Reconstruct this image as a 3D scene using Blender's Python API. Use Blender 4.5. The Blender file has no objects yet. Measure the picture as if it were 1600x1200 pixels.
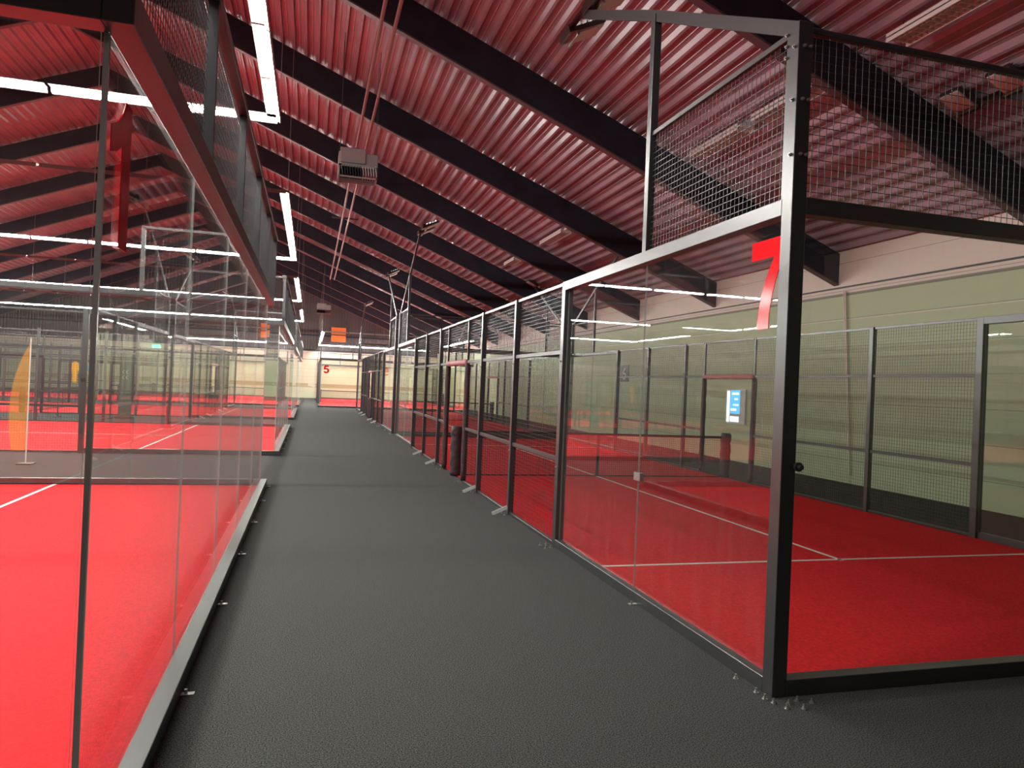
import bpy, math, random
from mathutils import Vector, Matrix
random.seed(7)
S = bpy.context.scene
COL = S.collection
PI = math.pi

# ------------------------------------------------------------------ materials
def new_mat(name):
    m = bpy.data.materials.new(name); m.use_nodes = True
    nt = m.node_tree; nt.nodes.clear()
    out = nt.nodes.new('ShaderNodeOutputMaterial')
    return m, nt, out

def L(nt, a, b): nt.links.new(a, b)

def pbr(name, col, rough=.5, metal=0., spec=.5, noise=None, bump=None, emit=None):
    """noise=(scale, amount, detail) varies the colour; bump=(scale, strength, distance)"""
    m, nt, out = new_mat(name)
    p = nt.nodes.new('ShaderNodeBsdfPrincipled'); L(nt, p.outputs[0], out.inputs[0])
    p.inputs['Base Color'].default_value = (*col, 1)
    p.inputs['Roughness'].default_value = rough
    p.inputs['Metallic'].default_value = metal
    p.inputs['Specular IOR Level'].default_value = spec
    tc = nt.nodes.new('ShaderNodeTexCoord')
    if noise:
        sc, am, de = noise
        n = nt.nodes.new('ShaderNodeTexNoise'); n.inputs['Scale'].default_value = sc; n.inputs['Detail'].default_value = de
        L(nt, tc.outputs['Object'], n.inputs['Vector'])
        r = nt.nodes.new('ShaderNodeValToRGB')
        r.color_ramp.elements[0].position = .3; r.color_ramp.elements[1].position = .7
        r.color_ramp.elements[0].color = (*[c * (1 - am) for c in col], 1)
        r.color_ramp.elements[1].color = (*[min(1, c * (1 + am)) for c in col], 1)
        L(nt, n.outputs['Fac'], r.inputs[0]); L(nt, r.outputs[0], p.inputs['Base Color'])
    if bump:
        sc, st, di = bump
        n = nt.nodes.new('ShaderNodeTexNoise'); n.inputs['Scale'].default_value = sc; n.inputs['Detail'].default_value = 2
        L(nt, tc.outputs['Object'], n.inputs['Vector'])
        b = nt.nodes.new('ShaderNodeBump'); b.inputs['Strength'].default_value = st; b.inputs['Distance'].default_value = di
        L(nt, n.outputs['Fac'], b.inputs['Height']); L(nt, b.outputs[0], p.inputs['Normal'])
    if emit:
        p.inputs['Emission Color'].default_value = (*emit[0], 1); p.inputs['Emission Strength'].default_value = emit[1]
    return m

def glass_mat(name, tint, smear=0.):
    m, nt, out = new_mat(name)
    g = nt.nodes.new('ShaderNodeNewGeometry')
    d = nt.nodes.new('ShaderNodeVectorMath'); d.operation = 'DOT_PRODUCT'
    L(nt, g.outputs['Normal'], d.inputs[0]); L(nt, g.outputs['Incoming'], d.inputs[1])
    def M(op, a, b=None):
        n = nt.nodes.new('ShaderNodeMath'); n.operation = op
        for i, v in enumerate((a, b)):
            if v is None: continue
            if isinstance(v, (int, float)): n.inputs[i].default_value = v
            else: L(nt, v, n.inputs[i])
        return n.outputs[0]
    c = M('ABSOLUTE', d.outputs['Value'])
    f = M('ADD', M('MULTIPLY', M('POWER', M('SUBTRACT', 1., c), 5.), .68), .032)
    t = nt.nodes.new('ShaderNodeBsdfTransparent'); t.inputs[0].default_value = (*tint, 1)
    gl = nt.nodes.new('ShaderNodeBsdfGlossy'); gl.inputs['Roughness'].default_value = 0.
    gl.inputs['Color'].default_value = (1, 1, 1, 1)
    mx = nt.nodes.new('ShaderNodeMixShader')
    L(nt, f, mx.inputs[0]); L(nt, t.outputs[0], mx.inputs[1]); L(nt, gl.outputs[0], mx.inputs[2])
    last = mx.outputs[0]
    if smear:   # faint wiping marks and dust on the pane
        tc = nt.nodes.new('ShaderNodeTexCoord'); mp = nt.nodes.new('ShaderNodeMapping')
        mp.inputs['Scale'].default_value = (9, 9, 1.1)
        n = nt.nodes.new('ShaderNodeTexNoise'); n.inputs['Scale'].default_value = 1.6; n.inputs['Detail'].default_value = 5
        L(nt, tc.outputs['Object'], mp.inputs[0]); L(nt, mp.outputs[0], n.inputs['Vector'])
        mr = nt.nodes.new('ShaderNodeMapRange'); mr.inputs[1].default_value = .5; mr.inputs[2].default_value = .8
        mr.inputs[3].default_value = smear * .25; mr.inputs[4].default_value = smear
        L(nt, n.outputs['Fac'], mr.inputs[0])
        df = nt.nodes.new('ShaderNodeBsdfDiffuse'); df.inputs[0].default_value = (.75, .75, .72, 1)
        m2 = nt.nodes.new('ShaderNodeMixShader')
        L(nt, mr.outputs[0], m2.inputs[0]); L(nt, last, m2.inputs[1]); L(nt, df.outputs[0], m2.inputs[2])
        last = m2.outputs[0]
    L(nt, last, out.inputs[0])
    return m

def wall_mat(name, low, high, split, joint=.62, axis='Z', stain=None, streak=.12, rough=.55):
    """painted panel wall: one colour below the split height, another above; thin horizontal joints"""
    m, nt, out = new_mat(name)
    p = nt.nodes.new('ShaderNodeBsdfPrincipled'); L(nt, p.outputs[0], out.inputs[0])
    p.inputs['Roughness'].default_value = rough
    tc = nt.nodes.new('ShaderNodeTexCoord'); sp = nt.nodes.new('ShaderNodeSeparateXYZ'); L(nt, tc.outputs['Object'], sp.inputs[0])
    def M(op, a, b=None, c=None):
        n = nt.nodes.new('ShaderNodeMath'); n.operation = op
        for i, v in enumerate((a, b, c)):
            if v is None: continue
            if isinstance(v, (int, float)): n.inputs[i].default_value = v
            else: L(nt, v, n.inputs[i])
        return n.outputs[0]
    def MIX(f, a, b):
        n = nt.nodes.new('ShaderNodeMix'); n.data_type = 'RGBA'
        L(nt, f, n.inputs[0])
        for i, v in ((6, a), (7, b)):
            if isinstance(v, tuple): n.inputs[i].default_value = (*v, 1)
            else: L(nt, v, n.inputs[i])
        return n.outputs[2]
    z = sp.outputs['Z']
    base = MIX(M('GREATER_THAN', z, split), low, high)
    if stain:
        n = nt.nodes.new('ShaderNodeTexNoise'); n.inputs['Scale'].default_value = .8; n.inputs['Detail'].default_value = 6
        L(nt, tc.outputs['Object'], n.inputs['Vector'])
        band = M('MULTIPLY', M('GREATER_THAN', z, stain[1]), M('LESS_THAN', z, stain[2]))
        f = M('MULTIPLY', band, M('MULTIPLY', M('GREATER_THAN', n.outputs['Fac'], .44), .75))
        base = MIX(f, base, stain[0])
    n = nt.nodes.new('ShaderNodeTexNoise'); n.inputs['Scale'].default_value = 1.3; n.inputs['Detail'].default_value = 4
    mp = nt.nodes.new('ShaderNodeMapping'); mp.inputs['Scale'].default_value = (.3, .3, 3)
    L(nt, tc.outputs['Object'], mp.inputs[0]); L(nt, mp.outputs[0], n.inputs['Vector'])
    dark = MIX(M('MULTIPLY', n.outputs['Fac'], streak), base, (.05, .06, .04))
    j = M('LESS_THAN', M('MODULO', M('ADD', z, .13), joint), .012)
    fin = MIX(M('MULTIPLY', j, .55), dark, (.04, .05, .04))
    edge = M('LESS_THAN', M('ABSOLUTE', M('SUBTRACT', z, split)), .03)
    fin = MIX(M('MULTIPLY', edge, .7), fin, (.06, .05, .04))
    L(nt, fin, p.inputs['Base Color'])
    return m

M = {}
def sheer(name, col, op, rough=None):
    m, nt, out = new_mat(name)
    a = nt.nodes.new('ShaderNodeBsdfTransparent'); b = nt.nodes.new('ShaderNodeBsdfDiffuse'); b.inputs[0].default_value = (*col, 1)
    x = nt.nodes.new('ShaderNodeMixShader'); x.inputs[0].default_value = op
    L(nt, a.outputs[0], x.inputs[1]); L(nt, b.outputs[0], x.inputs[2]); L(nt, x.outputs[0], out.inputs[0])
    return m
M['black'] = pbr('black_powder_coat', (.032, .033, .035), .33, 0, 1., bump=(60, .05, .002))
M['beam'] = pbr('black_painted_roof_beam', (.016, .018, .032), .62, 0, .35, noise=(1.5, .3, 3))
M['wire'] = pbr('black_coated_wire', (.03, .03, .032), .4, 0, .6)
M['bolt'] = pbr('zinc_bolt', (.55, .55, .53), .3, .9)
M['carpet'] = pbr('black_granular_carpet', (.062, .064, .061), .95, 0, .25, noise=(135, .95, 1), bump=(150, .8, .006))
M['turf'] = pbr('red_turf', (.70, .018, .024), .9, 0, .15, noise=(45, .22, 10), bump=(150, .6, .006))
M['line'] = pbr('white_line', (.75, .74, .70), .8, 0, .2, noise=(40, .1, 2))
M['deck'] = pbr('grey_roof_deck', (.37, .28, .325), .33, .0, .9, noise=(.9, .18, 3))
M['glass'] = glass_mat('clear_tempered_glass', (.965, .985, .972), .02)
M['edge'] = sheer('glass_edge', (.50, .56, .52), .5)
M['led'] = pbr('lit_tube', (.9, .9, .9), .5, emit=((1., .985, .93), 100.))
M['housing'] = pbr('light_housing', (.25, .25, .25), .5)
M['white'] = pbr('white_steel', (.72, .72, .70), .45)
M['cream'] = pbr('cream_enamel', (.50, .47, .44), .45, noise=(3, .1, 3))
M['strip'] = pbr('satin_edge_strip', (.80, .84, .80), .25, .6)
M['number'] = pbr('red_vinyl', (.85, .004, .010), .12, 0, .25)
M['pad'] = pbr('burgundy_black_padding', (.045, .022, .026), .5, 0, .4, bump=(14, .6, .02))
M['pad_lit'] = pbr('lit_pink_padding', (.50, .20, .22), .6, bump=(14, .6, .02))  # burgundy padding with the light on its top put into the colour
M['net'] = pbr('black_net_cord', (.015, .013, .014), .8)
M['pipe'] = pbr('red_brown_pipe', (.35, .20, .19), .45)
M['heater'] = pbr('grey_heater_case', (.30, .27, .26), .5)
M['dark'] = pbr('dark_louver', (.05, .045, .045), .5)
M['reflect'] = pbr('fixture_reflector', (.78, .74, .72), .35)
M['orange'] = pbr('orange_board', (.85, .22, .03), .5)
M['yellow'] = pbr('yellow_cloth', (.80, .42, .03), .8)
M['teal'] = pbr('teal_cloth', (.05, .22, .24), .8)
M['blue'] = pbr('blue_cloth', (.06, .12, .25), .8)
M['conduit'] = pbr('pale_conduit', (.80, .70, .64), .5)
M['gable'] = pbr('brown_cladding', (.085, .072, .072), .5, .1, noise=(.6, .2, 3))
M['wall_r'] = wall_mat('green_painted_wall', (.50, .58, .36), (.80, .68, .60), 4.13)
M['wall_b'] = wall_mat('cream_painted_wall', (.66, .66, .48), (.72, .60, .48), 3.45, .68, stain=((.42, .32, .14), .95, 1.3))
M['sign6'] = pbr('grey_plate', (.10, .13, .10), .5)
M['exit'] = pbr('lit_exit_sign', (.1, .6, .3), .5, emit=((.1, .9, .45), 2.))
M['screen'] = pbr('lit_screen', (.05, .25, .5), .3, emit=((.08, .38, .75), .5))
M['screenw'] = pbr('lit_screen_white', (.6, .7, .7), .3, emit=((.75, .9, .9), .6))

M['flag'] = sheer('faint_yellow_reflection', (.85, .42, .06), .3)  # low opacity stands in for the faintness of a reflected flag

# ------------------------------------------------------------------ mesh helpers
class MB:
    def __init__(s): s.v = []; s.f = []; s.mi = []
    def quad(s, pts, mi=0):
        n = len(s.v); s.v += [tuple(p) for p in pts]; s.f.append(tuple(range(n, n + len(pts)))); s.mi.append(mi)
    def box(s, x0, x1, y0, y1, z0, z1, mi=0, top=None, side=None):
        n = len(s.v)
        s.v += [(x0, y0, z0), (x1, y0, z0), (x1, y1, z0), (x0, y1, z0), (x0, y0, z1), (x1, y0, z1), (x1, y1, z1), (x0, y1, z1)]
        F = [(0, 3, 2, 1), (4, 5, 6, 7), (0, 1, 5, 4), (1, 2, 6, 5), (2, 3, 7, 6), (3, 0, 4, 7)]
        for i, f in enumerate(F):
            s.f.append(tuple(n + k for k in f)); s.mi.append(mi if not (i == 1 and top is not None) else top)
        return s
    def bar(s, p, q, w, h, mi=0, up=(0, 0, 1)):
        p = Vector(p); q = Vector(q); d = (q - p).normalized(); u = Vector(up)
        if abs(d.dot(u)) > .99: u = Vector((1, 0, 0))
        a = d.cross(u).normalized() * w / 2; b = a.cross(d).normalized() * h / 2
        n = len(s.v)
        for c in (p, q): s.v += [tuple(c - a - b), tuple(c + a - b), tuple(c + a + b), tuple(c - a + b)]
        for f in [(0, 3, 2, 1), (4, 5, 6, 7), (0, 1, 5, 4), (1, 2, 6, 5), (2, 3, 7, 6), (3, 0, 4, 7)]:
            s.f.append(tuple(n + k for k in f)); s.mi.append(mi)
        return s
    def cyl(s, p, q, r, n=12, mi=0, r2=None, cap=True):
        p = Vector(p); q = Vector(q); d = (q - p).normalized(); u = Vector((0, 0, 1)) if abs(d.z) < .9 else Vector((1, 0, 0))
        a = d.cross(u).normalized(); b = a.cross(d); k = len(s.v); r2 = r if r2 is None else r2
        for c, rr in ((p, r), (q, r2)):
            for i in range(n):
                t = 2 * PI * i / n; s.v.append(tuple(c + a * math.cos(t) * rr + b * math.sin(t) * rr))
        for i in range(n):
            j = (i + 1) % n; s.f.append((k + i, k + j, k + n + j, k + n + i)); s.mi.append(mi)
        if cap:
            s.f.append(tuple(k + i for i in reversed(range(n)))); s.mi.append(mi)
            s.f.append(tuple(k + n + i for i in range(n))); s.mi.append(mi)
        return s
    def prism(s, poly, t, mi=0):
        """poly in (x,z), extruded along y by t"""
        n = len(s.v); k = len(poly)
        s.v += [(x, 0, z) for x, z in poly] + [(x, t, z) for x, z in poly]
        s.f.append(tuple(range(n, n + k))); s.mi.append(mi)
        s.f.append(tuple(reversed(range(n + k, n + 2 * k)))); s.mi.append(mi)
        for i in range(k):
            j = (i + 1) % k; s.f.append((n + j, n + i, n + k + i, n + k + j)); s.mi.append(mi)
        return s
    def mesh(s, name, mats, bevel=0):
        me = bpy.data.meshes.new(name); me.from_pydata(s.v, [], s.f)
        for m in (mats if isinstance(mats, (list, tuple)) else [mats]): me.materials.append(m)
        me.polygons.foreach_set('material_index', s.mi); me.update()
        return me
    def build(s, name, mats, parent=None, smooth=False, bevel=0, loc=None):
        me = s.mesh(name, mats); o = bpy.data.objects.new(name, me); COL.objects.link(o)
        if parent: o.parent = parent
        if loc: o.location = loc
        if smooth:
            for p in me.polygons: p.use_smooth = len(p.vertices) == 4
        if bevel:
            b = o.modifiers.new('bevel', 'BEVEL'); b.width = bevel; b.segments = 2; b.limit_method = 'ANGLE'
        return o

def inst(name, me, parent=None, loc=(0, 0, 0), rz=0.):
    o = bpy.data.objects.new(name, me); COL.objects.link(o)
    if parent: o.parent = parent
    o.location = loc; o.rotation_euler = (0, 0, rz)
    return o

def thing(name, label, cat, loc=(0, 0, 0), rz=0., group=None):
    o = bpy.data.objects.new(name, None); COL.objects.link(o); o.empty_display_size = .2
    o.location = loc; o.rotation_euler = (0, 0, rz); tag(o, label, cat, group); return o

def tag(o, label, cat, group=None, kind=None):
    o['label'] = label; o['category'] = cat
    if group: o['group'] = group
    if kind: o['kind'] = kind
    return o

def structure(o, label=None):
    o['kind'] = 'structure'
    if label: o['label'] = label
    return o

def copy_tree(o, parent=None, skip=()):
    c = o.copy(); COL.objects.link(c)
    if parent: c.parent = parent
    for ch in list(o.children):
        if ch.name.split('.')[0] in skip: continue
        copy_tree(ch, c, skip)
    return c

# ------------------------------------------------------------------ the hall
RX, RZL, SL = -7.6, 11.94, .4          # ridge x, lower edge of the roof beams at the ridge, slope
DECK = .69                             # deck underside above the beams' lower edge
XR, XL, YB, YF = 11.3, -26.5, -7., 66.6
def low(x): return RZL - SL * abs(x - RX)

f = MB(); f.box(XL, XR, YB, YF, -.25, 0); structure(f.build('floor', M['carpet']), 'black granular carpet floor of the hall')
w = MB(); w.box(XR, XR + .2, YB, YF, 0, low(XR) + DECK + .3); wr = structure(w.build('wall_right', M['wall_r']), 'green painted wall with a cream upper band, right of the courts')
w = MB(); w.box(XL - .2, XL, YB, YF, 0, low(XL) + DECK + .3); structure(w.build('wall_left', M['wall_r']))
w = MB(); w.box(XL, XR, YF, YF + .2, 0, 4.3); structure(w.build('wall_far', M['wall_b']), 'cream panelled wall at the far end')
w = MB(); w.box(XL, XR, YB - .2, YB, 0, 13); structure(w.build('wall_near', M['gable']))
# corrugated gable above the far wall
w = MB(); x = XL; p = .25
while x < XR - .01:
    for a, b, ya, yb in ((0, .10, 0, 0), (.10, .14, 0, -.04), (.14, .21, -.04, -.04), (.21, .25, -.04, 0)):
        xa, xb = min(x + a, XR), min(x + b, XR)
        w.quad([(xa, YF + ya, 4.3), (xb, YF + yb, 4.3), (xb, YF + yb, low(xb) + DECK + .1), (xa, YF + ya, low(xa) + DECK + .1)])
    x += p
structure(w.build('wall_gable', M['gable']), 'brown corrugated gable above the far wall')
t = MB(); t.box(XL, XR, YF - .12, YF - .05, 5.55, 5.67); structure(t.build('trim_1', M['beam']))
t = MB(); t.box(XL, XR, YF - .14, YF - .02, 4.2, 4.34); structure(t.build('trim_2', M['beam']))
t = MB(); t.box(XR - .03, XR, YB, YF, 4.28, 4.31); structure(t.build('trim_3', M['dark']))
t = MB(); t.box(XR - .012, XR, YB, YF, 3.56, 3.575); structure(t.build('trim_4', M['conduit']))

# corrugated roof deck, ribs along the hall
d = MB(); PIT = .29
prof = [(0, .06), (.065, .06), (.07, .05), (.08, .05), (.085, .06), (.15, .06), (.192, 0), (.236, 0), (.25, .06), (.29, .06)]
for sgn in (1, -1):
    n = int(20. / PIT)
    for k in range(n):
        for (a, ha), (b, hb) in zip(prof[:-1], prof[1:]):
            xa = RX + sgn * (k * PIT + a); xb = RX + sgn * (k * PIT + b)
            za = low(xa) + DECK + ha; zb = low(xb) + DECK + hb
            q = [(xa, YB, za), (xb, YB, zb), (xb, YF + .1, zb), (xa, YF + .1, za)]
            d.quad(q if sgn < 0 else list(reversed(q)))
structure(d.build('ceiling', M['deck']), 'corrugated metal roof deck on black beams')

ORD = ['first', 'second', 'third', 'fourth', 'fifth', 'sixth', 'seventh', 'eighth', 'ninth', 'tenth', 'eleventh', 'twelfth', 'thirteenth', 'fourteenth']
prof = [(XL, low(XL)), (RX, RZL), (XR, low(XR)), (XR, low(XR) + DECK), (RX, RZL + DECK), (XL, low(XL) + DECK)]
bm = MB(); bm.prism([(XL, low(XL)), (RX, RZL), (RX, RZL + DECK), (XL, low(XL) + DECK)], .13)
bm.prism([(RX, RZL), (XR, low(XR)), (XR, low(XR) + DECK), (RX, RZL + DECK)], .13)
bme = bm.mesh('roof_beam', M['beam'])
fl = MB()
M['bounce_lit'] = pbr('beam_underside_bounce', (.12, .07, .08), .45)  # red bounce from the turf put into the underside colour of the black beams
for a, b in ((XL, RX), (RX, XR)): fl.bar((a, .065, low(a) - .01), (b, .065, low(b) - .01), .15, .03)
flm = fl.mesh('bounce_lit_flange', M['bounce_lit'])
BY = [8.5 + 5.07 * k for k in range(-3, 12)]
n = 0
for y in BY:
    o = inst('roof_beam', bme, None, (0, y, 0)); inst('bounce_lit_flange', flm, o, (0, 0, 0))
    if y < 7:
        tag(o, 'black roof beam overhead, out of view behind the camera' if y < 0 else 'black roof beam overhead nearest the camera', 'beam')
    else:
        tag(o, 'black sloping roof beam, the %s one down the hall counted from the 7 court corner' % ORD[n], 'beam', 'black roof beams'); n += 1

# ------------------------------------------------------------------ fence mesh and glass
_mesh_cache = {}
def grid(wid, hei, step=.05, r=.0017, name='mesh_panel'):
    """welded wire mesh in the local XZ plane, x 0..wid, z 0..hei"""
    key = (round(wid, 3), round(hei, 3), step, r, name)
    if key in _mesh_cache: return _mesh_cache[key]
    m = MB()
    nx = max(1, round(wid / step)); nz = max(1, round(hei / step))
    for i in range(nx + 1):
        x = wid * i / nx; m.box(x - r, x + r, -r * 2, 0, 0, hei)
    for i in range(nz + 1):
        z = hei * i / nz; m.box(0, wid, 0, r * 2, z - r, z + r)
    me = m.mesh(name, M['wire']); _mesh_cache[key] = me; return me

def pane(wid, hei, th=.012):
    key = ('pane', round(wid, 3), round(hei, 3))
    if key in _mesh_cache: return _mesh_cache[key]
    m = MB(); y0, y1 = -th / 2, th / 2
    m.quad([(0, y0, 0), (wid, y0, 0), (wid, y0, hei), (0, y0, hei)], 0)
    m.quad([(wid, y1, 0), (0, y1, 0), (0, y1, hei), (wid, y1, hei)], 0)
    m.quad([(0, y1, 0), (0, y0, 0), (0, y0, hei), (0, y1, hei)], 1)
    m.quad([(wid, y0, 0), (wid, y1, 0), (wid, y1, hei), (wid, y0, hei)], 1)
    m.quad([(0, y0, hei), (wid, y0, hei), (wid, y1, hei), (0, y1, hei)], 1)
    m.quad([(0, y1, 0), (wid, y1, 0), (wid, y0, 0), (0, y0, 0)], 1)
    me = m.mesh('glass_pane', [M['glass'], M['edge']]); _mesh_cache[key] = me; return me

def bmesh_box(name, dims, mat=None):
    key = (name, tuple(round(v, 3) for v in dims))
    if key in _mesh_cache: return _mesh_cache[key]
    m = MB(); m.box(*dims); me = m.mesh(name, mat or M['black']); _mesh_cache[key] = me; return me

def put_box(name, parent, x0, x1, y0, y1, z0, z1, mat=None, bevel=.003):
    cx, cy = (x0 + x1) / 2, (y0 + y1) / 2; hx, hy = (x1 - x0) / 2, (y1 - y0) / 2
    me = bmesh_box(name, (-hx, hx, -hy, hy, 0, z1 - z0), mat)
    o = inst(name, me, parent, (cx, cy, z0))
    if bevel:
        b = o.modifiers.new('bevel', 'BEVEL'); b.width = bevel; b.segments = 1
    return o

bolt = MB(); bolt.cyl((0, 0, 0), (0, 0, .003), .017, 14); bolt.cyl((0, 0, .003), (0, 0, .013), .011, 6); bolt.cyl((0, 0, .013), (0, 0, .03), .006, 10)
BOLT = bolt.mesh('anchor_bolt', M['bolt'])
sc_ = MB(); sc_.cyl((0, 0, 0), (-.012, 0, 0), .011, 8); sc_.cyl((-.012, 0, 0), (-.02, 0, 0), .006, 8)
SCREW = sc_.mesh('frame_bolt', M['bolt'])
cl = MB(); cl.box(-.07, .0, -.02, .02, .0, .006); cl.cyl((-.045, 0, .006), (-.045, 0, .03), .009, 8)
CLIP = cl.mesh('floor_clip', M['bolt'])

def pad(name, parent, p, q, r, mat, seed=1):
    """lumpy strapped padding round a post"""
    m = MB(); rnd = random.Random(seed); p = Vector(p); q = Vector(q); d = q - p; n = 14; k = 22
    dn = d.normalized(); u = Vector((0, 0, 1)) if abs(dn.z) < .9 else Vector((1, 0, 0)); a = dn.cross(u).normalized(); b = a.cross(dn)
    for i in range(k + 1):
        c = p + d * i / k; rr = r * (1 + .02 * math.sin(i * 2.1) + rnd.uniform(-.02, .02)) * (.86 if i in (0, k) else 1)
        if i % 7 == 3: rr *= .95
        for j in range(n):
            t = 2 * PI * j / n; e = rr * (1 + .05 * math.sin(3 * t + i)); m.v.append(tuple(c + a * math.cos(t) * e + b * math.sin(t) * e))
    for i in range(k):
        for j in range(n):
            m.f.append((i * n + j, i * n + (j + 1) % n, (i + 1) * n + (j + 1) % n, (i + 1) * n + j)); m.mi.append(0)
    m.f.append(tuple(reversed(range(n)))); m.mi.append(0); m.f.append(tuple(range(k * n, (k + 1) * n))); m.mi.append(0)
    return m.build(name, mat, parent, smooth=True)

# --- a side fence seen as running along local +y with its outer face at x = 0 (sx = +1: interior is +x)
H3, H4 = 3.0, 4.05
def side_fence(root, x, sx, Lc, posts, door, stakes=True, masts=True, free_corner=False):
    X = lambda a: x + sx * a
    def pb(name, a0, a1, y0, y1, z0, z1, **k):
        xa, xb = sorted((X(a0), X(a1))); return put_box(name, root, xa, xb, y0, y1, z0, z1, **k)
    gx = .05
    for e in (0, 1):
        Y = (lambda v: v) if e == 0 else (lambda v: Lc - v)
        def yy(a, b): return sorted((Y(a), Y(b)))
        c0 = .0 if free_corner else .1
        y0, y1 = yy(c0, 3.96); pb('top_beam', 0, .1, y0, y1, 2.9, H3)
        y0, y1 = yy(c0, 3.96); pb('base_rail', 0, .07, y0, y1, 0, .09)
        g0 = .11
        for a, b in ((g0, 2.005), (2.017, 3.96)):
            y0, y1 = yy(a, b); inst('glass_pane', pane(y1 - y0, 2.86), root, (X(gx), y0, .06), PI / 2)
        # clamps halfway up the joint
        y0, y1 = yy(1.95, 2.07); put_box('glass_clamp', root, X(gx) - .02, X(gx) + .02, y0, y1, 1.02, 1.09, mat=M['bolt'])
        # upper mesh over the first pane
        y0, y1 = yy(.1, 1.98); inst('mesh_panel', grid(y1 - y0, H4 - H3 - .05), root, (X(.05), y0, H3), PI / 2)
        pb('mesh_frame', .03, .07, y0, y1, H4 - .05, H4 - .01)
        ya = Y(.12); y0, y1 = yy(.1, .14); pb('mesh_frame', .02, .05, y0, y1, H3, H4 - .05)
        if masts:
            y0, y1 = yy(1.98, 2.05); pb('mast', .01, .08, y0, y1, H3, 5.06)
            m = MB(); m.bar((X(.045), Y(.05), 4.02), (X(.045), Y(2.02), 5.06), .05, .09); m.bar((X(.045), Y(2.02), 5.06), (X(.045), Y(3.9), 5.99), .05, .09)
            m.build('mast_arm', M['black'], root)
            m = MB(); m.bar((X(.045), Y(3.5), 6.02), (X(.045), Y(4.5), 6.02), .05, .05); m.build('lamp_crossbar', M['black'], root)
            for q, dy in enumerate((3.62, 4.36)):
                # lamp tilted towards the court
                fm = MB(); ca, sa = math.cos(.45) * sx, math.sin(.45); cy = Y(dy)
                def P(a, b, c): return (X(.045) + a * ca + c * sa * sx, cy + b, 5.99 + a * sa - c * abs(ca))
                def tb(mm, a0, a1, b0, b1, c0, c1):
                    v = [P(a, b, c) for c in (c0, c1) for a, b in ((a0, b0), (a1, b0), (a1, b1), (a0, b1))]; n = len(mm.v); mm.v += v
                    for f_ in [(0, 3, 2, 1), (4, 5, 6, 7), (0, 1, 5, 4), (1, 2, 6, 5), (2, 3, 7, 6), (3, 0, 4, 7)]: mm.f.append(tuple(n + k for k in f_)); mm.mi.append(0)
                tb(fm, -.06, .42, -.17, .17, .0, .05)
                for i in range(6): tb(fm, -.04 + i * .08, -.03 + i * .08, -.15, .15, -.05, .0)
                fo = fm.build('floodlight', M['black'], root)
                fr = MB(); tb(fr, .06, .40, -.15, .15, .05, .075); fr.build('reflector', M['reflect'], fo)
                fr = MB(); tb(fr, .02, .05, -.17, .17, .05, .10); fr.build('lamp_rim', M['bolt'], fo)
        else:
            y0, y1 = yy(1.96, 2.0); pb('mesh_frame', .03, .07, y0, y1, H3, H4 - .01)
    # tall posts of the mesh part
    for k, y in enumerate(posts):
        hw = .04 if 0 < k < len(posts) - 1 else .05
        pb('fence_post', 0, .08 if hw < .05 else .1, y - hw, y + hw, 0, H3)
        for z in (.9, 2.1):
            inst('frame_bolt', SCREW, root, (X(0), y, z), 0 if sx > 0 else PI)
    yA, yZ = posts[0], posts[-1]
    d0, d1 = door
    edges = sorted(posts + [d0, d1])
    for a, b in zip(edges[:-1], edges[1:]):
        a2, b2 = a + .04, b - .04
        isdoor = abs(a - d0) < .01
        put_box('mesh_rail', root, *sorted((X(.02), X(.06))), a2, b2, H3 - .04, H3)
        if isdoor:
            inst('mesh_panel', grid(b2 - a2, .75), root, (X(.06), a2, 2.22), PI / 2)
        else:
            inst('mesh_panel', grid(b2 - a2, 2.92), root, (X(.06), a2, .04), PI / 2)
            for z in (2.18, .96, .01):
                put_box('mesh_rail', root, *sorted((X(.02), X(.06))), a2, b2, z, z + (.05 if z > .1 else .03))
    for s_, y in ((1, d0), (2, d1)):
        put_box('door_post', root, *sorted((X(.02), X(.06))), y - .02, y + .02, 0, H3)
        pad('door_padding', root, (X(.04), y, .03), (X(.04), y, 2.16), .055, M['pad'], s_)
    pad('door_padding', root, (X(.04), d0, 2.2), (X(.04), d1, 2.2), .055, M['pad_lit'], 5)
    if stakes:
        for y in posts[1:-1]:
            m = MB(); m.bar((X(.0), y, .10), (X(-.22), y - .03, .015), .012, .05); m.build('floor_brace', M['white'], root)
            for dx, dy in ((-.05, -.07), (-.05, .07)): inst('anchor_bolt', BOLT, root, (X(dx), y + dy, .0))
        for y in (d0, d1):
            for dx, dy in ((-.05, 0), (-.11, 0)): inst('anchor_bolt', BOLT, root, (X(dx), y + dy, 0))

# --- number shapes, drawn in (x, z) with unit height
def arc(cx, cz, rx, rz, a0, a1, n=14):
    return [(cx + rx * math.cos(math.radians(a0 + (a1 - a0) * i / n)), cz + rz * math.sin(math.radians(a0 + (a1 - a0) * i / n))) for i in range(n + 1)]
G7 = [(0, 1), (.60, 1), (.60, .84), (.52, .72), (.44, .54), (.38, .36), (.345, .18), (.335, 0), (.135, 0), (.15, .17), (.19, .36), (.26, .55), (.34, .70), (.40, .79), (0, .79)]
G1 = [(.27, 0), (.47, 0), (.47, 1), (.31, 1), (.24, .89), (.13, .80), (0, .745), (0, .565), (.14, .61), (.27, .69)]
G5 = [(.10, 1), (.56, 1), (.56, .80), (.25, .80), (.225, .66)] + arc(.29, .335, .32, .335, 68, -90, 16) + arc(.29, .335, .29, .335, -90, -162, 6) + [(.19, .26)] + arc(.29, .32, .11, .14, -150, 0, 8) + arc(.29, .34, .11, .16, 0, 140, 8) + [(.03, .47)]
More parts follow.
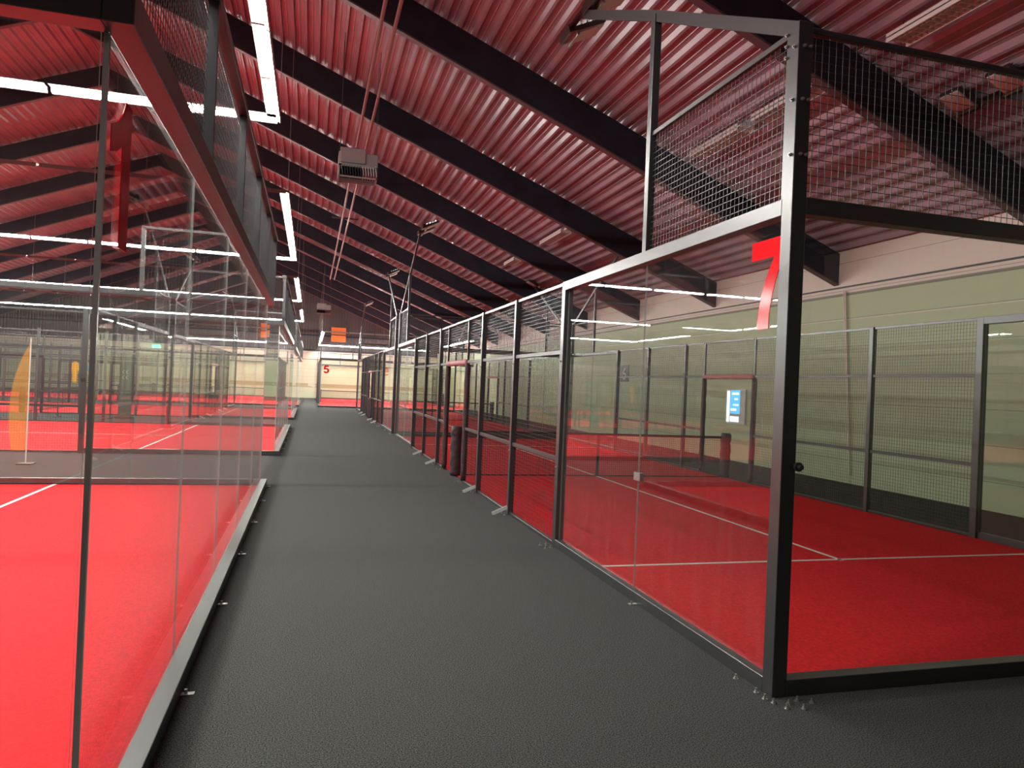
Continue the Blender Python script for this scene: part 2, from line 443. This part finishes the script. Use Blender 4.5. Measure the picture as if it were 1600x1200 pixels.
def decal(root, poly, w, h, loc, rz, mat=None, name='court_number', t=.004):
    m = MB(); m.prism([(x * h if w is None else x * w, z * h) for x, z in poly], t)
    o = m.build(name, mat or M['number'], root); o.location = loc; o.rotation_euler = (0, 0, rz); return o

def turf(label, loc, rz, x0, x1, y0, y1, lines, group=None):
    m = MB(); m.box(x0, x1, y0, y1, 0, .012)
    root = m.build('court_turf', M['turf']); tag(root, label, 'turf', group); root.location = loc; root.rotation_euler = (0, 0, rz)
    for (a, b, c, d_) in lines:
        q = MB(); q.box(a, b, c, d_, .012, .0135); q.build('court_line', M['line'], root)
    return root

def net(label, loc, rz, wid, group=None):
    """net along local +x"""
    root = thing('court_net', label, 'net', loc, rz, group)
    inst('net_mesh', None, root) if False else None
    me = grid(wid - .2, .82, .045, .0016, 'net_mesh'); o = inst('net_mesh', me, root, (.1, 0, .03)); 
    if not o.data.materials or o.data.materials[0] != M['net']: o.data.materials[0] = M['net']
    m = MB(); m.box(.1, wid - .1, -.012, .012, .85, .90); m.build('net_tape', M['net'], root)
    m = MB(); m.box(.1, wid - .1, -.008, .008, .015, .035); m.build('net_hem', M['net'], root)
    m = MB(); m.box(wid / 2 - .025, wid / 2 + .025, -.014, .014, .015, .9); m.build('centre_strap', M['net'], root)
    for x in (.1, wid - .1): pad('net_post', root, (x, 0, .013), (x, 0, .97), .11, M['pad'], 9)
    return root

# ------------------------------------------------------------------ single courts on the right (7 and 6)
W7, L7 = 6.1, 20.04
def single_cage(label, loc):
    root = thing('court_cage', label, 'court cage', loc)
    for x in (0, W7 - .1):
        for y in (0, L7 - .1):
            put_box('corner_post', root, x, x + .1, y, y + .1, 0, H4)
    P = [4.01, 6.0, 8.0, 12.04, 14.04, 16.03]
    side_fence(root, 0, 1, L7, P, (9.2, 11.15))
    side_fence(root, W7, -1, L7, P, (9.2, 11.15), stakes=False)
    for y, yg in ((0, .05), (L7 - .1, L7 - .05)):
        put_box('top_beam', root, .1, W7 - .1, y, y + .1, 2.9, H3)
        put_box('base_rail', root, .1, W7 - .1, y, y + .1, 0, .1)
        put_box('mesh_frame', root, .1, W7 - .1, yg - .02, yg + .02, H4 - .05, H4 - .01)
        xs = [.11, 2.05, 4.05, W7 - .11]
        for a, b in zip(xs[:-1], xs[1:]):
            inst('glass_pane', pane(b - a - .012, 2.84), root, (a, yg, .08))
            inst('mesh_panel', grid(b - a, H4 - H3 - .05), root, (a, yg, H3))
    # screws up the corner post and anchors round its foot
    for z in (3.25, 3.58, 3.9):
        inst('frame_bolt', SCREW, root, (0, .03, z)); inst('frame_bolt', SCREW, root, (.04, 0, z), PI / 2); inst('frame_bolt', SCREW, root, (.08, 0, z), PI / 2)
    for z in (3.86, 3.93, 4.0): inst('frame_bolt', SCREW, root, (0, .105, z))
    for dx, dy in ((-.05, .30), (-.045, .09), (-.05, .0), (-.03, -.06), (.05, -.09), (.13, -.06), (.10, -.16), (.20, -.10), (.0, -.14)):
        inst('anchor_bolt', BOLT, root, (dx, dy, 0))
    for dx, dy in ((-.05, 3.95), (-.12, 3.92), (-.06, 4.06), (-.13, 4.08), (-.04, 4.14)):
        inst('anchor_bolt', BOLT, root, (dx, dy, 0))
    inst('floor_clip', CLIP, root, (0, 1.85, 0)); inst('floor_clip', CLIP, root, (0, 17.9, 0))
    k = MB(); k.cyl((.11, -.02, 1.38), (.11, .0, 1.38), .028, 14); k.cyl((.11, -.045, 1.38), (.11, -.02, 1.38), .015, 10)
    k.build('post_knob', M['black'], root)
    return root
O7 = (2.72, 3.69, 0)
c7 = single_cage('black steel and glass cage of the court marked 7, nearest on the right', O7)
n7 = decal(c7, G7, .60, .57, (.036, .44, 2.22), -PI / 2)
c6 = copy_tree(c7, None, skip=('court_number',)); c6.location = (2.72, 24.66, 0)
c6['label'] = 'black steel and glass cage of the second court on the right, behind the 7 court'

ln = []
def court_lines(W, Lc, m=.03):
    c = Lc / 2
    return [(.02, W - .02, 3.05 - .025, 3.05 + .025), (.02, W - .02, Lc - 3.05 - .025, Lc - 3.05 + .025), (W / 2 - .025, W / 2 + .025, 3.0, Lc - 3.0)]
turf('dark red turf floor of the 7 court with white service lines', O7, 0, .11, W7 - .11, .11, L7 - .11, court_lines(W7, L7))
turf('red turf floor of the second court on the right, beyond the 7 court', (2.72, 24.66, 0), 0, .11, W7 - .11, .11, L7 - .11, court_lines(W7, L7))
net('black net with padded posts across the 7 court', (2.69, 3.69 + L7 / 2 + .1, 0), 0, W7 + .06)
net('black net across the second court on the right, beyond the 7 court', (2.69, 24.66 + L7 / 2 + .1, 0), 0, W7 + .06)

# ------------------------------------------------------------------ double courts on the left (1 to 4) and court 5
WD, LD = 9.8, 20.
def double_cage(label, loc, rz=0):
    """outer face of the end wall at x = 0, interior towards -x, y 0..WD"""
    root = thing('court_cage', label, 'court cage', loc, rz)
    for x0, x1, xg in ((-.1, 0, -.106), (-LD, -LD + .1, -LD + .106)):
        put_box('top_beam', root, x0, x1, 0, WD, 2.95, 3.08)
        put_box('base_rail', root, x0, x1, 0, WD, 0, .1)
        ys = [.12 + (WD - .24) * k / 5 for k in range(6)]
        for a, b in zip(ys[:-1], ys[1:]):
            inst('glass_pane', pane(b - a - .008, 2.93), root, (xg, a, .04), PI / 2)
        ys = [.02] + [WD * k / 5 for k in range(1, 5)] + [WD - .05]
        xm = -.03 if x1 == 0 else -LD + .03
        for k, y in enumerate(ys): put_box('mesh_post', root, xm - .03, xm + .03, y, y + .05 if k < 5 else y + .05, 3.08, H4 - .03, bevel=0)
        for a, b in zip(ys[:-1], ys[1:]):
            inst('mesh_panel', grid(b - a - .05, .92), root, (xm - .025, a + .05, 3.08), PI / 2)
        put_box('mesh_frame', root, xm - .06, xm + .04, .0, WD, H4 - .03, H4 + .03)
    for x in (-.106, -LD + .106):
        for y in (.106, WD - .106): put_box('glass_corner_strip', root, x - .009, x + .009, y - .009, y + .009, .1, 2.95, mat=M['strip'], bevel=0)
    # two side fences, built along local x
    P = [4.01, 6.0, 8.0, 12.04, 14.04, 16.0]
    for y, sy in ((0., 1), (WD, -1)):
        Y = lambda a: y + sy * a
        def pb(name, x0, x1, a0, a1, z0, z1, **k):
            ya, yb = sorted((Y(a0), Y(a1))); return put_box(name, root, x0, x1, ya, yb, z0, z1, **k)
        for e in (0, 1):
            Xx = (lambda v: -v) if e == 0 else (lambda v: -LD + v)
            def xx(a, b): return sorted((Xx(a), Xx(b)))
            x0, x1 = xx(.1, 3.96); pb('top_beam', x0, x1, 0, .1, 2.95, 3.05); pb('base_rail', x0, x1, 0, .08, 0, .1)
            for a, b in ((.125, 2.02), (2.03, 3.96)):
                x0, x1 = xx(a, b); inst('glass_pane', pane(x1 - x0, 2.93), root, (x0, Y(.106), .04))
            x0, x1 = xx(.1, 2.0); inst('mesh_panel', grid(x1 - x0, .95), root, (x0, Y(.05), 3.05)); pb('mesh_frame', x0, x1, .02, .06, H4 - .03, H4 + .01)
            x0, x1 = xx(1.96, 2.02); pb('mesh_frame', x0, x1, .02, .06, 3.05, H4)
        for k, p_ in enumerate(P):
            hw = .05 if k in (0, 5) else .04
            pb('fence_post', -p_ - hw, -p_ + hw, 0, .1 if hw > .045 else .08, 0, 3.05)
        ed = sorted(P + [9.3, 11.15])
        for a, b in zip(ed[:-1], ed[1:]):
            a2, b2 = a + .04, b - .04; isdoor = abs(a - 9.3) < .01
            pb('mesh_rail', -b2, -a2, .02, .06, 2.96, 3.0)
            if isdoor: inst('mesh_panel', grid(b2 - a2, .75), root, (-b2, Y(.06), 2.22))
            else:
                inst('mesh_panel', grid(b2 - a2, 2.92), root, (-b2, Y(.06), .04))
                for z in (2.18, .96, .01): pb('mesh_rail', -b2, -a2, .02, .06, z, z + (.05 if z > .1 else .03))
        for x_ in (9.3, 11.15):
            pb('door_post', -x_ - .02, -x_ + .02, .02, .06, 0, 3.0)
            pad('door_padding', root, (-x_, Y(.04), .03), (-x_, Y(.04), 2.16), .055, M['pad'], 3)
        pad('door_padding', root, (-9.3, Y(.04), 2.2), (-11.15, Y(.04), 2.2), .055, M['pad'], 4)
    for y in (.35, 1.65, 3.3, 4.95, 6.6, 8.2, 9.6):
        inst('floor_clip', CLIP, root, (.07, y, 0))
    return root
LX = -.62
YS = [2.68, 17.1, 31.5, 46.1]
c1 = double_cage('black framed glass cage of the court marked 1, nearest on the left', (LX, YS[0], 0))
decal(c1, G1, .60, .56, (-.098, .18, 2.25), PI / 2)
cages = [c1]
for k, (y, t_) in enumerate(zip(YS[1:], ('second', 'third', 'farthest'))):
    c = copy_tree(c1, None, skip=('court_number',)); c.location = (LX, y, 0)
    c['label'] = 'black framed glass cage of the %s court on the left side of the corridor' % t_
    cages.append(c)
c5 = copy_tree(c1, None, skip=('court_number',)); c5.location = (.52, 46.3, 0); c5.rotation_euler = (0, 0, -PI / 2)
c5['label'] = 'glass cage marked 5 facing the corridor at the far end'
decal(c5, G5, .60, .50, (.004, .22, 2.12), PI / 2, t=.004)
def dl():
    W = WD
    return [(-3.05 - .025, -3.05 + .025, .08, W - .08), (-LD + 3.05 - .025, -LD + 3.05 + .025, .08, W - .08), (-LD + 3.0, -3.0, W / 2 - .025, W / 2 + .025)]
for y, t_ in zip(YS, ('nearest', 'second', 'third', 'farthest')):
    turf('bright red turf of the %s court on the left, behind its glass' % t_, (LX, y, 0), 0, -LD + .115, -.115, .115, WD - .115, dl())
    net('black net across the %s court on the left' % t_, (LX - LD / 2, y + .1, 0), PI / 2, WD - .2)
turf('red turf of the court marked 5 at the far end', (.52, 46.3, 0), -PI / 2, -LD + .115, -.115, .115, WD - .115, dl())
net('black net across the court marked 5', (.62, 46.3 + LD / 2, 0), 0, WD - .2)

# ------------------------------------------------------------------ lit tube frames
def led_run(root, p, q, inw, name='light_bar'):
    p = Vector(p); q = Vector(q); d = (q - p); n = max(1, round(d.length / 1.63)); u = d.normalized()
    m = MB()
    for i in range(n):
        a = p + d * i / n + u * .03; b = p + d * (i + 1) / n - u * .03
        # wedge housing: the lit face looks inwards and down, shielded above
        V = lambda x_, z_: inw * x_ + Vector((0, 0, z_))
        A = [V(-.03, .05), V(.19, .05), V(.19, .042), V(.035, .042), V(.03, 0), V(-.005, -.018), V(-.018, -.035), V(-.03, -.035)]
        for k in range(8):
            k2 = (k + 1) % 8
            m.quad([a + A[k], a + A[k2], b + A[k2], b + A[k]], 0 if k in (3, 4) else 1)
        m.quad([a + v for v in A], 1); m.quad([b + v for v in reversed(A)], 1)
    m.build(name, [M['led'], M['housing']], root)
def led_frame(label, loc, rz, z, group='lit tube frames hanging above the courts', ld=LD):
    root = thing('light_frame', label, 'ceiling light', loc, rz, group)
    x0, x1, y0, y1 = -ld + .05, -.05, .02, WD - .05
    for a, b, i in (((x1, y0), (x1, y1), (-1, 0, 0)), ((x1, y1), (x0, y1), (0, -1, 0)), ((x0, y1), (x0, y0), (1, 0, 0)), ((x0, y0), (x1, y0), (0, 1, 0))):
        led_run(root, (*a, z), (*b, z), Vector(i))
    R = Matrix.Rotation(rz, 3, 'Z')
    for x in (x1, -6., -13., x0):
        for y in (y0, y1):
            g = R @ Vector((x, y, 0)) + Vector(loc)
            top = low(g.x) + DECK + .0
            m = MB(); m.cyl((x, y, z + .04), (x, y, top), .004, 6); m.build('suspension_wire', M['bolt'], root)
    return root
for y, t_ in zip(YS, ('nearest', 'second', 'third', 'farthest')):
    led_frame('rectangle of glowing white tubes hanging over the %s court on the left' % t_, (LX, y, 0), 0, 5.97)
led_frame('rectangle of glowing white tubes hanging low over the court marked 5', (.56, 46.5, 0), -PI / 2, 4.72, ld=19.6)

# ------------------------------------------------------------------ heaters, pipes, unlit fixtures, signs
def heater(label, x, y, z, w=.85):
    root = thing('hanging_heater', label, 'heater', (x, y, z))
    m = MB(); m.box(-w / 2, w / 2, -.25, .25, .12, .42); m.build('case', M['heater'], root, bevel=.015)
    m = MB(); m.box(-w / 2 + .03, w * .18, -.3, -.22, .17, .50); m.build('burner_box', M['heater'], root, bevel=.015)
    m = MB()
    for i in range(4):
        pass
    m.box(-w / 2, w / 2, -.27, -.24, .09, .14); m.box(-w / 2, -w / 2 + .03, -.27, .27, -.14, .12); m.box(w / 2 - .03, w / 2, -.27, .27, -.14, .12)
    m.box(-w / 2, w / 2, -.27, -.24, -.14, -.11); m.box(-w / 2, w / 2, .24, .27, -.14, -.11); m.build('outlet_frame', M['heater'], root)
    for i in range(14):
        x_ = -w / 2 + .06 + i * (w - .12) / 13
        q = MB(); q.bar((x_, -.22, .08), (x_ + .03, -.22, -.11), .01, .42, up=(0, 1, 0)); q.build('louver_slat', M['white' if i > 7 else 'dark'], root)
    q = MB(); q.box(-w / 2 + .03, w / 2 - .03, .0, .25, -.10, .12); q.build('back_panel', M['dark'], root)
    m = MB(); m.cyl((-.05, -.1, .42), (-.05, -.1, .55), .07, 12); m.build('flue_collar', M['dark'], root)
    for sx in (-1, 1):
        for sy in (-1, 1):
            q = MB(); xx = sx * (w / 2 - .03); q.cyl((xx, sy * .2, .42), (xx, sy * .2, low(x + xx) + DECK - z), .006, 6); q.build('hanger_rod', M['dark'], root)
    for sx in (-.38, .38):
        q = MB(); q.cyl((sx, -.27, .13), (sx, -.25, .13), .03, 12); q.build('mounting_bolt', M['conduit'], root)
heater('grey louvred heater hanging from rods under the roof, nearer of the two', .82, 16.5, 6.38)
heater('grey louvred heater hanging near the far gable, farther of the two', .62, 47., 6.0)
for k, (x, lb) in enumerate(((.93, 'left'), (1.18, 'right'))):
    m = MB(); m.cyl((x, 4, 8.05), (x, 46.8, 8.05), .035, 12)
    o = m.build('roof_pipe', M['pipe'], None, smooth=True); tag(o, 'long reddish pipe under the roof along the hall, %s one of the pair' % lb, 'pipe')
m = MB()
m.bar((.55, 29, 8.1), (1.55, 29, 8.1), .05, .05); m.cyl((.55, 29, 8.1), (.55, 29, low(.55) + DECK - .06), .006, 6); m.cyl((1.55, 29, 8.1), (1.55, 29, low(1.55) + DECK - .06), .006, 6)
tag(m.build('pipe_bracket', M['dark']), 'thin dark crossbar carrying the two roof pipes', 'bracket')

def fixture(label, x, y0, y1, w=.34):
    z = low(x) + DECK - .24
    root = thing('batten_light', label, 'ceiling light', (x, y0, z), 0, 'unlit strip lights under the right roof slope')
    ln_ = y1 - y0
    m = MB(); m.box(-w / 2, w / 2, 0, ln_, .05, .11); m.bar((-w / 2 + .01, 0, .03), (-w / 2 + .01, ln_, .03), .02, .07); m.bar((w / 2 - .01, 0, .03), (w / 2 - .01, ln_, .03), .02, .07)
    m.build('housing', M['reflect'], root)
    m = MB(); m.cyl((-.07, .03, .03), (-.07, ln_ - .03, .03), .014, 10); m.build('tube', M['white'], root, smooth=True)
    m = MB(); m.cyl((.07, .03, .03), (.07, ln_ - .03, .03), .014, 10); m.build('tube', M['white'], root, smooth=True)
    m = MB(); k = int(ln_ / .09)
    for i in range(k): m.box(-w / 2 + .02, w / 2 - .02, .05 + i * .09, .055 + i * .09, .0, .05)
    m.build('louver', M['reflect'], root)
    for yy in (.1, ln_ - .1):
        m = MB(); m.cyl((0, yy, .11), (0, yy, .26), .008, 6); m.build('hanger', M['dark'], root)
fixture('unlit strip light under the roof at the upper right corner', 7.2, 5.9, 7.75)
fixture('unlit strip light seen right behind the tall corner post of the 7 court', 7.2, 9.2, 10.75)
fixture('unlit strip light seen through the mesh above the 7 court glass', 7.2, 11.15, 12.8)
fixture('unlit strip light under the roof, left of the mast of the 7 court', 7.2, 20.4, 22.5)
fixture('short unlit strip light beside the farther roof beams', 7.2, 19.2, 20.1)
fixture('small unlit strip light farthest along the right roof slope', 7.2, 25.6, 27.0)
def board(label, x0, x1, z0, z1, y, split=True):
    root = thing('orange_sign', label, 'sign', (x0, y, z0))
    h = z1 - z0
    m = MB(); m.box(0, x1 - x0, 0, .04, 0, h * .44); m.build('lower_board', M['orange'], root)
    m = MB(); m.box(0, x1 - x0, 0, .04, h * .52, h); m.build('upper_board', M['orange'], root)
    for i in range(2):
        for j in range(6):
            x = .12 + j * (x1 - x0 - .2) / 6
            if (i * 7 + j * 5) % 3 == 0: continue
    for xx in (.1, x1 - x0 - .1):
        m = MB(); m.box(xx - .015, xx + .015, .04, .07, 0, h + .05); m.build('sign_bracket', M['dark'], root)
board('pair of orange boards on the far gable, above the 5 court', 1.62, 2.9, 5.12, 6.4, YF - .24)
board('orange boards on the far gable seen over the left courts', -4.6, -3.6, 5.2, 6.6, YF - .24)
# conduit down the green wall
m = MB(); m.cyl((XR - .04, 13.3, 4.2), (XR - .04, 12.95, .2), .018, 8); m.cyl((XR - .04, 13.36, 4.2), (XR - .04, 13.08, 1.6), .012, 8)
tag(m.build('wall_conduit', M['conduit']), 'thin pale conduit running down the green wall', 'pipe')
# reflected screen, built as an object on the green wall
root = thing('screen_reflection', 'reflection of a lit blue and white screen, built on the green wall beyond the 7 court', 'screen', (XR - .05, 16.9, 1.02))
m = MB(); m.box(0, .05, 0, .95, 0, .95); m.build('screen_case', M['white'], root)
m = MB(); m.box(-.006, 0, .25, .70, .28, .92); m.build('display', M['screen'], root)
for i, (a, b, c, d_) in enumerate(((.30, .62, .80, .86), (.34, .50, .66, .70), (.30, .55, .50, .54), (.40, .66, .36, .42), (.28, .68, .06, .20), (.74, .86, .05, .9))):
    m = MB(); m.box(-.01, -.005, a, b, c, d_); m.build('display_block', M['screenw'], root)
# number 6 plate
root = thing('number_plate', 'small grey plate with a pale 6 on the green wall', 'sign', (XR - .019, 24.75, 2.2))
m = MB(); m.box(0, .02, -.35, .35, -.06, .56); m.build('plate', M['sign6'], root)
m = MB()
ring = arc(.27, .30, .24, .27, 0, 360, 24); ring2 = arc(.27, .30, .13, .15, 0, 360, 24)
sp = .85
def P6(x, z): return (-.006, .22 - x * sp * .85, z * .5)
for i in range(24): m.quad([P6(*ring[i]), P6(*ring[i + 1]), P6(*ring2[i + 1]), P6(*ring2[i])])
o6 = arc(.52, .30, .49, .68, 180, 100, 8); i6 = arc(.52, .30, .38, .55, 180, 100, 8)
for i in range(8): m.quad([P6(*o6[i]), P6(*o6[i + 1]), P6(*i6[i + 1]), P6(*i6[i])])
m.build('plate_number', M['white'], root)
# exit sign
m = MB(); m.box(-12.95, -12.3, YF - .1, YF - .05, 3.78, 4.05); tag(m.build('exit_sign', M['exit']), 'small green lit exit sign on the far wall', 'sign')

# reflected beach flag, built as sheer cloth between the first two left courts
root = thing('flag_reflection', 'faint reflection of a yellow beach flag, built between the first two left courts', 'flag', (-4.93, 15.0, 0))
m = MB(); m.cyl((0, 0, .02), (0, 0, 2.3), .012, 8); m.build('flag_pole', M['conduit'], root)
m = MB(); m.box(-.12, .12, -.12, .12, 0, .02); m.build('flag_base', M['dark'], root)
m = MB(); n = 18
pts = []
for i in range(n + 1):
    t = i / n; z = .25 + 2.0 * t; wv = -.30 * (math.sin(PI * min(1, .25 + t * .78)) ** .8 if t < 1 else 0) - .01
    pts.append((wv, .03 * math.sin(t * 6), z))
for a, b in zip(pts[:-1], pts[1:]):
    m.quad([(0, 0, a[2]), (a[0], a[1], a[2]), (b[0], b[1], b[2]), (0, 0, b[2])])
fo = m.build('flag_cloth', M['flag'], root); so = fo.modifiers.new('thick', 'SOLIDIFY'); so.thickness = .003

# reflected shirt rail, built as objects between the second and third left courts
RKX, RKY = -8.1, 29.3
root = thing('clothes_rail_reflection', 'reflection of a dark clothes rail with shirts, built beyond the second left court', 'clothes rail', (RKX, RKY, 0))
m = MB(); m.cyl((-.6, 0, 2.08), (1.1, 0, 2.08), .02, 8); m.build('hanging_bar', M['dark'], root)
for x in (-.6, 1.1):
    m = MB(); m.cyl((x, 0, .03), (x, 0, 2.08), .02, 8); m.build('upright', M['dark'], root)
    m = MB(); m.box(x - .03, x + .03, -.3, .3, 0, .03); m.build('rail_foot', M['dark'], root)
def shirt(label, x, mat, z=2.03):
    m = MB(); out = [(-.10, 0), (-.28, -.10), (-.36, -.32), (-.25, -.36), (-.20, -.24), (-.21, -.78), (.21, -.78), (.20, -.24), (.25, -.36), (.36, -.32), (.28, -.10), (.10, 0), (.0, -.05)]
    m.prism([(a * .34, b) for a, b in out], .06)
    o = m.build('reflected_shirt', mat); o.location = (RKX + x, RKY - .03, z); tag(o, label, 'shirt'); o.modifiers.new('b', 'BEVEL').width = .015
shirt('reflected yellow shirt hanging on the clothes rail beyond the second left court', -.1, M['yellow'])
shirt('reflected teal shirt hanging in the middle of the clothes rail', .22, M['teal'])
shirt('reflected dark blue shirt hanging at the right end of the clothes rail', .5, M['blue'])
# banner with white chevrons
root = thing('banner', 'narrow dark banner with white chevrons beyond the second left court', 'banner', (-6.6, 29.6, 0))
m = MB(); m.box(-.22, .22, 0, .03, .05, 2.1); m.build('banner_cloth', M['sign6'], root)
m = MB(); m.box(-.3, .3, -.12, .15, 0, .05); m.build('banner_foot', M['dark'], root)
for i in range(2):
    for j in range(2):
        m = MB(); x = -.12 + j * .12; z = 1.72 - i * .2
        m.bar((x + .08, -.006, z + .08), (x, -.006, z), .01, .035, up=(0, 1, 0)); m.bar((x, -.006, z), (x + .08, -.006, z - .08), .01, .035, up=(0, 1, 0)); m.build('chevron', M['white'], root)

# ------------------------------------------------------------------ camera and look
F, yaw, pitch, roll, h = 1123.996, math.radians(15.65), math.radians(.195), math.radians(2.422), 1.789
fw = Vector((math.sin(yaw) * math.cos(pitch), math.cos(yaw) * math.cos(pitch), math.sin(pitch)))
r = Vector((math.cos(yaw), -math.sin(yaw), 0)); u = r.cross(fw)
r2 = r * math.cos(roll) + u * math.sin(roll); u2 = u * math.cos(roll) - r * math.sin(roll)
cam = bpy.data.cameras.new('camera'); co = bpy.data.objects.new('camera', cam); COL.objects.link(co)
Rm = Matrix((r2, u2, -fw)).transposed(); co.matrix_world = Matrix.Translation((0, 0, h)) @ Rm.to_4x4()
cam.sensor_fit = 'HORIZONTAL'; cam.sensor_width = 36; cam.lens = 36 * F / 1600; cam.clip_start = .05; cam.clip_end = 200
S.camera = co

wd = bpy.data.worlds.new('world'); S.world = wd; wd.use_nodes = True
wd.node_tree.nodes['Background'].inputs[0].default_value = (.02, .02, .02, 1); wd.node_tree.nodes['Background'].inputs[1].default_value = 1.
S.cycles.max_bounces = 10; S.cycles.diffuse_bounces = 5; S.cycles.glossy_bounces = 5; S.cycles.transparent_max_bounces = 48; S.cycles.transmission_bounces = 4
S.cycles.use_denoising = True; S.cycles.sample_clamp_indirect = 6.; S.cycles.caustics_reflective = False; S.cycles.caustics_refractive = False
S.view_settings.view_transform = 'Standard'; S.view_settings.look = 'None'; S.view_settings.gamma = 1; S.view_settings.exposure = 1.65
S.view_settings.use_curve_mapping = False
